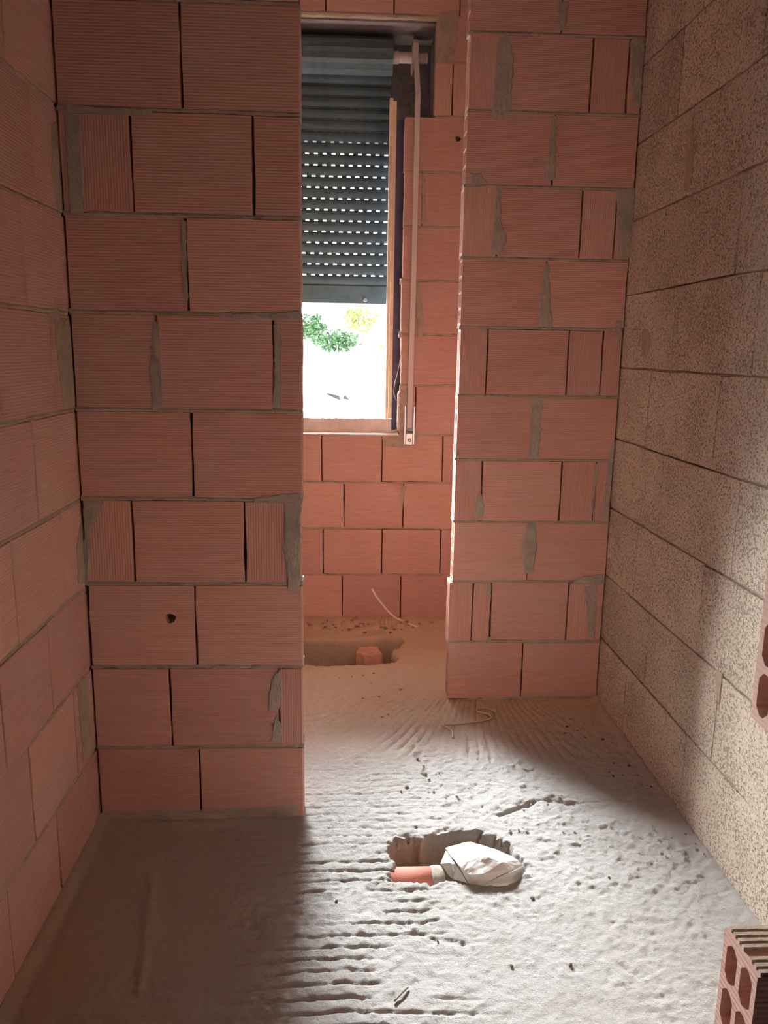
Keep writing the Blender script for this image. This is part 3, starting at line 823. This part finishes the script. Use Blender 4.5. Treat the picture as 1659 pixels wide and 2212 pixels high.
# ------------------------------------------------------------------ right wall of porous blocks
wr = tag(boxes('wall_right', [(XR + 0.022, XR + 0.2, -2.6, 4.75, -0.02, CEIL)], M_MORTAR_D), 'tan wall of large porous aggregate blocks, sunlit near the floor', 'wall', kind='structure')
RK = [0.0, 0.285, 0.562, 0.850, 1.135, 1.417, 1.693, 1.968, 2.242, 2.515, 2.79, 3.07, CEIL + 0.03]
RVJ = {1: 2.275, 2: 2.103, 3: 2.274, 4: 2.104, 5: 2.282, 6: 2.110, 7: 2.263, 8: 2.10, 9: 2.235, 10: 2.10, 11: 2.27, 12: 2.1}
for k in range(1, 13):
    js = [RVJ[k]]
    while js[0] > 0.95: js.insert(0, js[0] - 0.545)
    if k == 9: js = [0.6, 1.14, 1.69, 2.235, 2.782]
    while js[-1] + 0.545 < 4.1: js.append(js[-1] + 0.545 + random.uniform(-0.006, 0.006))
    js.append(4.28)
    lay(P_RIGHT, wr, RK[k - 1], RK[k], js, {i: M_BLOCK for i in range(len(js))}, None, 0.10, 0.0022, 'block', 0.0016, 0.0032)
    if k > 1: bed_joint(P_RIGHT, wr, js[0], YQ + 0.5, RK[k - 1], th=0.008, d=-0.005, mat=M_TAN)
cR = cvX(XR)
for pts in ([(1484, 278), (1500, 280), (1494, 400), (1478, 415), (1482, 350)], [(1388, 712), (1400, 710), (1406, 740), (1396, 775), (1386, 770)],
            [(1545, 1448), (1562, 1452), (1554, 1520), (1548, 1510)]):
    px_patch(P_RIGHT, wr, cR, pts, mat=M_TAN, thick=0.002)

# ------------------------------------------------------------------ toothed brick end beside the camera
wd = tag(boxes('wall_doorway', [(XD + 0.30, XR + 0.02, YD0 + 0.022, YD1 - 0.022, -0.02, CEIL)], M_MORTAR_D), 'toothed hollow brick wall end with open cells close by on the right', 'wall', kind='structure')
zl = onX(1572, 2005, XD).z
for k in range(1, 14):
    z1k = zl + (k - 3) * 0.2705 - 0.004
    z0k = z1k - 0.255
    x0 = XD if k % 2 else XD + 0.058
    if k == 5: x0 = XD + 0.0
    if z0k > CEIL: break
    hollow_brick(P_DOOR, wd, x0, x0 + 0.33, z0k, z1k, 4, 2, deep=0.16, ribtop=(k % 2 == 1), round_=0.009, web=0.0095)
    brick(P_DOOR, wd, x0 + 0.335, XR, z0k, z1k)
    bed_joint(P_DOOR, wd, max(x0, XD + 0.058) + 0.012, XR, z1k + 0.0075, th=0.012)
    patch(lambda u, z, d, x=max(x0, XD + 0.058): (x + 0.008 - d, YD0 + u, z), wd, [(0.004, z1k + 0.002), (0.076, z1k + 0.002), (0.076, z1k + 0.013), (0.004, z1k + 0.013)], M_TAN, 0.005)

# back of the space the camera stands in
tag(boxes('wall_front', [(-1.0, 1.4, -2.7, -2.6, -0.02, CEIL)], M_BH), 'plain brick wall closing the room behind the viewer', 'wall', kind='structure')

# ------------------------------------------------------------------ things in the floor holes
c0 = onZ(858, 1888, -0.045); c1 = onZ(1010, 1888, -0.045)
py_, pz_, pr = 2.022, -0.060, 0.055
pipe = tag(bpy.data.objects.new('clay_pipe', None), 'short terracotta drain pipe with mortar collar lying in the floor hole', 'pipe')
COL.objects.link(pipe); pipe.location = ((c0.x + c1.x) / 2, py_, pz_ - pr)
def ring_tube(name, prof_, mat, seg=32, wob=0.0):
    vs, fs = [], []
    for x, r in prof_:
        for k in range(seg):
            rr = r + random.gauss(0, wob)
            vs.append((x + random.gauss(0, wob * 0.6), py_ + rr * math.cos(2 * math.pi * k / seg), pz_ + rr * math.sin(2 * math.pi * k / seg)))
    m = len(prof_)
    for i in range(m):
        for k in range(seg): fs.append((i * seg + k, i * seg + (k + 1) % seg, ((i + 1) % m) * seg + (k + 1) % seg, ((i + 1) % m) * seg + k))
    return centred(name, vs, fs, mat, None, True)
xa, xb = 0.128, 0.262
under(ring_tube('pipe_barrel', [(xa, pr), (xb, pr), (xb, pr - 0.012), (xa, pr - 0.012)], M_PIPE), pipe)
under(ring_tube('mortar_collar', [(xb - 0.012, pr + 0.001), (xb - 0.004, pr + 0.003), (xb + 0.010, pr + 0.002), (xb + 0.018, pr + 0.001), (xb + 0.026, pr - 0.010), (xb + 0.026, pr - 0.02), (xb - 0.012, pr - 0.01)], M_MORTAR, 40, 0.0009), pipe)

# crumpled white sheet: control points photo pixel + height
BAG = {'A': (961, 1831, .030), 'B': (1018, 1816, .036), 'C': (1080, 1835, .040), 'D': (1120, 1858, .030), 'E': (1131, 1868, .024), 'K': (990, 1870, .034), 'T': (1040, 1848, .050),
       'S': (1085, 1862, .046), 'R': (1015, 1890, .026), 'J': (1014, 1911, -.008), 'U': (1045, 1888, .030), 'V': (1100, 1878, .034), 'Hh': (1063, 1900, .016), 'I': (1034, 1912, .004),
       'A2': (963, 1837, .002), 'M': (951, 1864, -.004), 'N': (977, 1899, -.030), 'L2': (973, 1862, .004), 'K2': (989, 1873, .010), 'J2': (1010, 1909, -.030),
       'E2': (1131, 1869, .010), 'H2': (1064, 1901, .000), 'I2': (1036, 1913, -.012), 'F': (1138, 1883, .004), 'O': (1096, 1913, -.050), 'Q': (1126, 1897, -.040), 'W': (1024, 1902, .004)}
BT = ['ABT', 'BCT', 'CST', 'CDS', 'DES', 'ESV', 'AKT', 'KRT', 'RUT', 'TUS', 'USV', ('K', 'J', 'R'), ('R', 'J', 'W'), ('R', 'W', 'U'), ('U', 'W', 'Hh'), ('U', 'Hh', 'V'), ('W', 'I', 'Hh'), ('V', 'Hh', 'E'), ('W', 'J', 'I'),
      ('A2', 'L2', 'K2'), ('A2', 'M', 'L2'), ('M', 'N', 'L2'), ('L2', 'N', 'K2'), ('K2', 'N', 'J2'), ('E2', 'Q', 'F'), ('E2', 'H2', 'Q'), ('H2', 'O', 'Q'), ('H2', 'I2', 'O')]
keys = list(BAG); kid = {k: i for i, k in enumerate(keys)}
bme = bpy.data.meshes.new('plastic_sheet')
bm = bmesh.new()
bv = [bm.verts.new(onZ(*BAG[k][:2], BAG[k][2])) for k in keys]
for t in BT: bm.faces.new([bv[kid[c]] for c in t])
bmesh.ops.subdivide_edges(bm, edges=bm.edges, cuts=5, use_grid_fill=True)
bmesh.ops.smooth_vert(bm, verts=bm.verts, factor=0.12, use_axis_x=True, use_axis_y=True, use_axis_z=True)
for v in bm.verts:
    x, y = np.array([v.co.x]), np.array([v.co.y])
    cr = abs(float(fbm(x, y, 0.055, 300, 3)[0]))
    v.co.z += 0.010 * (0.16 - cr) * 0.9 + 0.003 * float(fbm(x, y, 0.02, 310, 2)[0])
    v.co.y += 0.004 * float(fbm(x, y, 0.04, 320, 2)[0])
bmesh.ops.recalc_face_normals(bm, faces=bm.faces)
r = bmesh.ops.solidify(bm, geom=list(bm.faces), thickness=0.0012)
bm.to_mesh(bme); bm.free()
bc = Vector(np.mean([v.co for v in bme.vertices], axis=0))
for v in bme.vertices: v.co -= bc
tag(link('plastic_sheet', bme, M_BAG, None, bc), 'crumpled white plastic sheet stuffed into the floor hole', 'plastic sheet')

# broken brick lying in the trench by the window
def quadprism(name, top, z_top, z_bot, mat, jit=0.003):
    vs = []
    for z in (z_top, z_bot):
        for x, y in top:
            p = onZ(x, y, z_top); vs.append((p.x + random.gauss(0, jit), p.y + random.gauss(0, jit), z + random.gauss(0, jit)))
    n = len(top)
    fs = [tuple(range(n)), tuple(range(n, 2 * n))] + [(i, (i + 1) % n, n + (i + 1) % n, n + i) for i in range(n)]
    return centred(name, vs, fs, mat)
frag = quadprism('brick_fragment', [(777, 1395), (794, 1391), (812, 1392), (827, 1411), (806, 1414), (785, 1415), (768, 1408)], -0.052, -0.225, M_FRAG)
bvm = frag.modifiers.new('wear', 'BEVEL'); bvm.width = 0.006; bvm.segments = 2
tag(frag, 'broken orange brick lump lying in the trench below the window', 'brick fragment')

# cords
tag(tube('pale_conduit', [onY(803, 1272, YB - 0.075), onY(815, 1291, YB - 0.08), onY(833, 1314, YB - 0.09), onY(852, 1333, YB - 0.10), (onY(872, 1342, YB - 0.11)), onZ(893, 1352, 0.010), onZ(905, 1356, -0.006)], 0.0055, M_CREAM),
    'pale thin conduit curling up from the floor by the window wall', 'cord')
spx = [(978, 1593), (976, 1577), (958, 1566), (980, 1563), (1000, 1561), (1038, 1557), (1060, 1552), (1058, 1544), (1034, 1537), (1034, 1531), (1050, 1529), (1071, 1536)]
pts = []
for x, y in spx:
    g_ = onZ(x, y); pts.append((g_.x, g_.y, fz(g_.x, g_.y) + 0.0035))
tag(tube('loose_string', pts, 0.0036, M_CORD, None, 6, 5), 'loose tan string lying in a bend on the floor before the pier', 'string')
tag(tube('thin_wire', [onY(868, 722, YB - 0.002), onY(866, 765, YB - 0.004), onY(860, 800, YB + 0.004), onY(853, 828, YB + 0.006), onY(851, 848, YB + 0.006), onY(855, 862, YB + 0.003), onY(863, 872, YB - 0.003)], 0.0016, M_CORD, None, 6),
    'thin pale wire looping off the brick edge of the window', 'wire')
tw0, tw1 = onZ(852, 2164), onZ(882, 2134)
tag(tube('twig', [(tw0.x, tw0.y, fz(tw0.x, tw0.y) + 0.004), ((tw0.x + tw1.x) / 2, (tw0.y + tw1.y) / 2, fz(tw0.x, tw0.y) + 0.006), (tw1.x, tw1.y, fz(tw1.x, tw1.y) + 0.004)], 0.0028, M_STONEG, None, 6, 3),
    'short straw-coloured twig on the combed floor', 'twig')

# pebbles and chips
peb = []
for s in range(5):
    me = bpy.data.meshes.new('pebble'); bm = bmesh.new()
    bmesh.ops.create_icosphere(bm, subdivisions=1, radius=1)
    for v in bm.verts: v.co *= random.uniform(0.7, 1.15)
    for v in bm.verts: v.co.z *= 0.65
    bm.to_mesh(me); bm.free(); peb.append(me)
def stone(x, y, size, mat, label, cat, group):
    g_ = onZ(x, y) if y > 1000 else Vector((x, y, 0))
    me = peb[random.randrange(5)]
    o = bpy.data.objects.new('pebble' if cat == 'pebble' else 'mortar_chip' if cat == 'mortar chip' else 'brick_chip', me)
    COL.objects.link(o)
    o.location = (g_.x, g_.y, fz(g_.x, g_.y) + size * 0.35)
    o.scale = (size, size * random.uniform(0.6, 1), size * random.uniform(0.6, 0.9)); o.rotation_euler = (0, 0, random.uniform(0, 6))
    if not me.materials: me.materials.append(M_STONE)
    o.material_slots[0].link = 'OBJECT'; o.material_slots[0].material = mat
    tag(o, label, cat, group)
for x, y, s in ((726, 1946, .0065), (1150, 1944, .008), (1315, 1898, .0045), (1232, 2090, .007), (1105, 2090, .006), (946, 2034, .004)):
    stone(x, y, s, M_STONE, 'dark brown crumb lying alone on the bright floor around the hole', 'pebble', 'dark crumbs on the bright floor')
for x, y in ((1120, 1795), (1140, 1798), (1098, 1796), (1215, 1800), (1150, 1735), (1185, 1738), (1210, 1722), (960, 1728), (985, 1725), (1240, 1800), (905, 1640), (912, 1655), (918, 1668), (925, 1685), (880, 1705), (870, 1712), (935, 1715), (1130, 1748)):
    stone(x + random.uniform(-4, 4), y + random.uniform(-3, 3), random.uniform(.004, .008), M_STONEG, 'small grey mortar chip on the torn floor skin beyond the hole', 'mortar chip', 'mortar chips beyond the hole')
for i in range(22):
    x = random.uniform(1200, 1420); y = 1555 + (x - 1200) * 0.5 + random.uniform(-20, 60)
    stone(x, y, random.uniform(.004, .0085), M_STONE if i % 2 else M_STONEG, 'small crumb of rubble in the shade beside the block wall', 'pebble', 'rubble crumbs beside the block wall')
for i in range(14):
    stone(random.uniform(1380, 1520), random.uniform(1780, 1870), random.uniform(.004, .007), M_STONEG, 'small pale mortar crumb at the sunlit foot of the block wall', 'mortar chip', 'crumbs at the foot of the block wall')
for i in range(34):
    stone(random.uniform(662, 940) if i % 4 else random.uniform(662, 800), random.uniform(1347, 1370), random.uniform(.006, .016), M_CHIP if i % 3 else M_STONEG, 'crumb of broken brick along the foot of the window wall', 'brick chip', 'brick crumbs under the window')
for i in range(10):
    stone(random.uniform(690, 940), random.uniform(1450, 1560), random.uniform(.004, .008), M_CHIP, 'small brick crumb on the dusty floor between trench and pier', 'brick chip', 'brick crumbs between trench and pier')

# ------------------------------------------------------------------ outside the window
GZO = -0.30
tag(boxes('ground', [(-60, 60, YB + 0.57, 120, GZO - 0.2, GZO)], M_GROUND), 'pale sunlit ground outside the window', 'ground', kind='structure')
YW = 30.0
ztopw = onY(740, 762, YW).z
tag(boxes('garden_wall', [(-14, 14, YW, YW + 0.3, GZO - 0.1, ztopw)], M_WHITEW), 'low white sunlit garden wall below the shrubs', 'garden wall')
def leaf_cluster(cx, cy, cz, rx, rz, n, mat, size):
    vs, fs = [], []
    for _ in range(n):
        t = random.random() ** 0.6; a = random.uniform(0, 2 * math.pi)
        c = Vector((cx + rx * t * math.cos(a), cy + random.uniform(-0.5, 0.5), cz + rz * t * math.sin(a)))
        d = Vector((random.gauss(0, 1), random.gauss(0, 0.6), random.gauss(0, 1))).normalized()
        s = d.cross(Vector((random.gauss(0, 1), random.gauss(0, 1), random.gauss(0, 1)))).normalized()
        L = size * random.uniform(0.6, 1.3); w_ = L * 0.42
        up = d.cross(s) * L * 0.12
        b = len(vs)
        vs += [c, c + d * L * 0.3 + s * w_ * 0.5 + up, c + d * L * 0.7 + s * w_ * 0.45 + up, c + d * L, c + d * L * 0.7 - s * w_ * 0.45 + up, c + d * L * 0.3 - s * w_ * 0.5 + up]
        fs += [(b, b + 1, b + 2, b + 3), (b, b + 3, b + 4, b + 5)]
    me = bpy.data.meshes.new('foliage'); me.from_pydata([tuple(v) for v in vs], [], fs); me.update()
    return link('foliage', me, mat)
def shrub(x, y_px, rx_px, rz_px, n, mat, size, label, dY):
    Y = YW + 0.9 + dY
    c = onY(x, y_px, Y); k = Y / FPX
    e = bpy.data.objects.new('shrub', None); COL.objects.link(e); e.location = (c.x, Y, GZO)
    tag(e, label, 'shrub')
    under(leaf_cluster(c.x, Y, c.z, rx_px * k, rz_px * k, n, mat, size), e)
    for q in range(3):
        tp = Vector((c.x + random.uniform(-0.5, 0.5) * rx_px * k, Y, c.z + random.uniform(-0.3, 0.3) * rz_px * k))
        under(tube('stem', [(c.x + q * 0.1, Y, GZO), ((c.x + tp.x) / 2 + 0.05, Y, (GZO + tp.z) / 2), tp], 0.025, M_BARK, None, 6, 3), e)
shrub(672, 708, 32, 27, 380, M_LEAF, 0.22, 'loose green shrub above the white wall at the window edge', 3.0)
shrub(728, 738, 46, 22, 480, M_LEAF, 0.20, 'dense green shrub standing mid-window above the white wall', 0.0)
shrub(778, 690, 34, 22, 190, M_LEAFY, 0.24, 'yellow-green shrub rising behind the green ones outside', 5.5)
shrub(812, 748, 26, 12, 60, M_LEAFY, 0.15, 'sparse low shrub beside the timber jamb outside', 1.6)
# broken grey panel leaning on the white ground
YG = 24.0
def gp(pix, name, parent, dy=0.0):
    vs = []
    for o in (0.0, 0.03):
        for x, y in pix:
            p = onY(x, y, YG + dy); vs.append((p.x, p.y + o, p.z))
    n = len(pix); fs = [tuple(range(n)), tuple(range(n, 2 * n))] + [(i, (i + 1) % n, n + (i + 1) % n, n + i) for i in range(n)]
    return under(centred(name, vs, fs, M_GREY), parent)
e = bpy.data.objects.new('grey_panel', None); COL.objects.link(e); e.location = onY(730, 866, YG)
tag(e, 'broken dark grey panel lying on the white ground outside', 'panel')
gp([(703, 851), (709, 849), (733, 855), (735, 865), (724, 861)], 'panel_piece', e)
gp([(745, 852), (755, 864), (740, 862)], 'panel_piece', e)
bpy.context.view_layer.update()
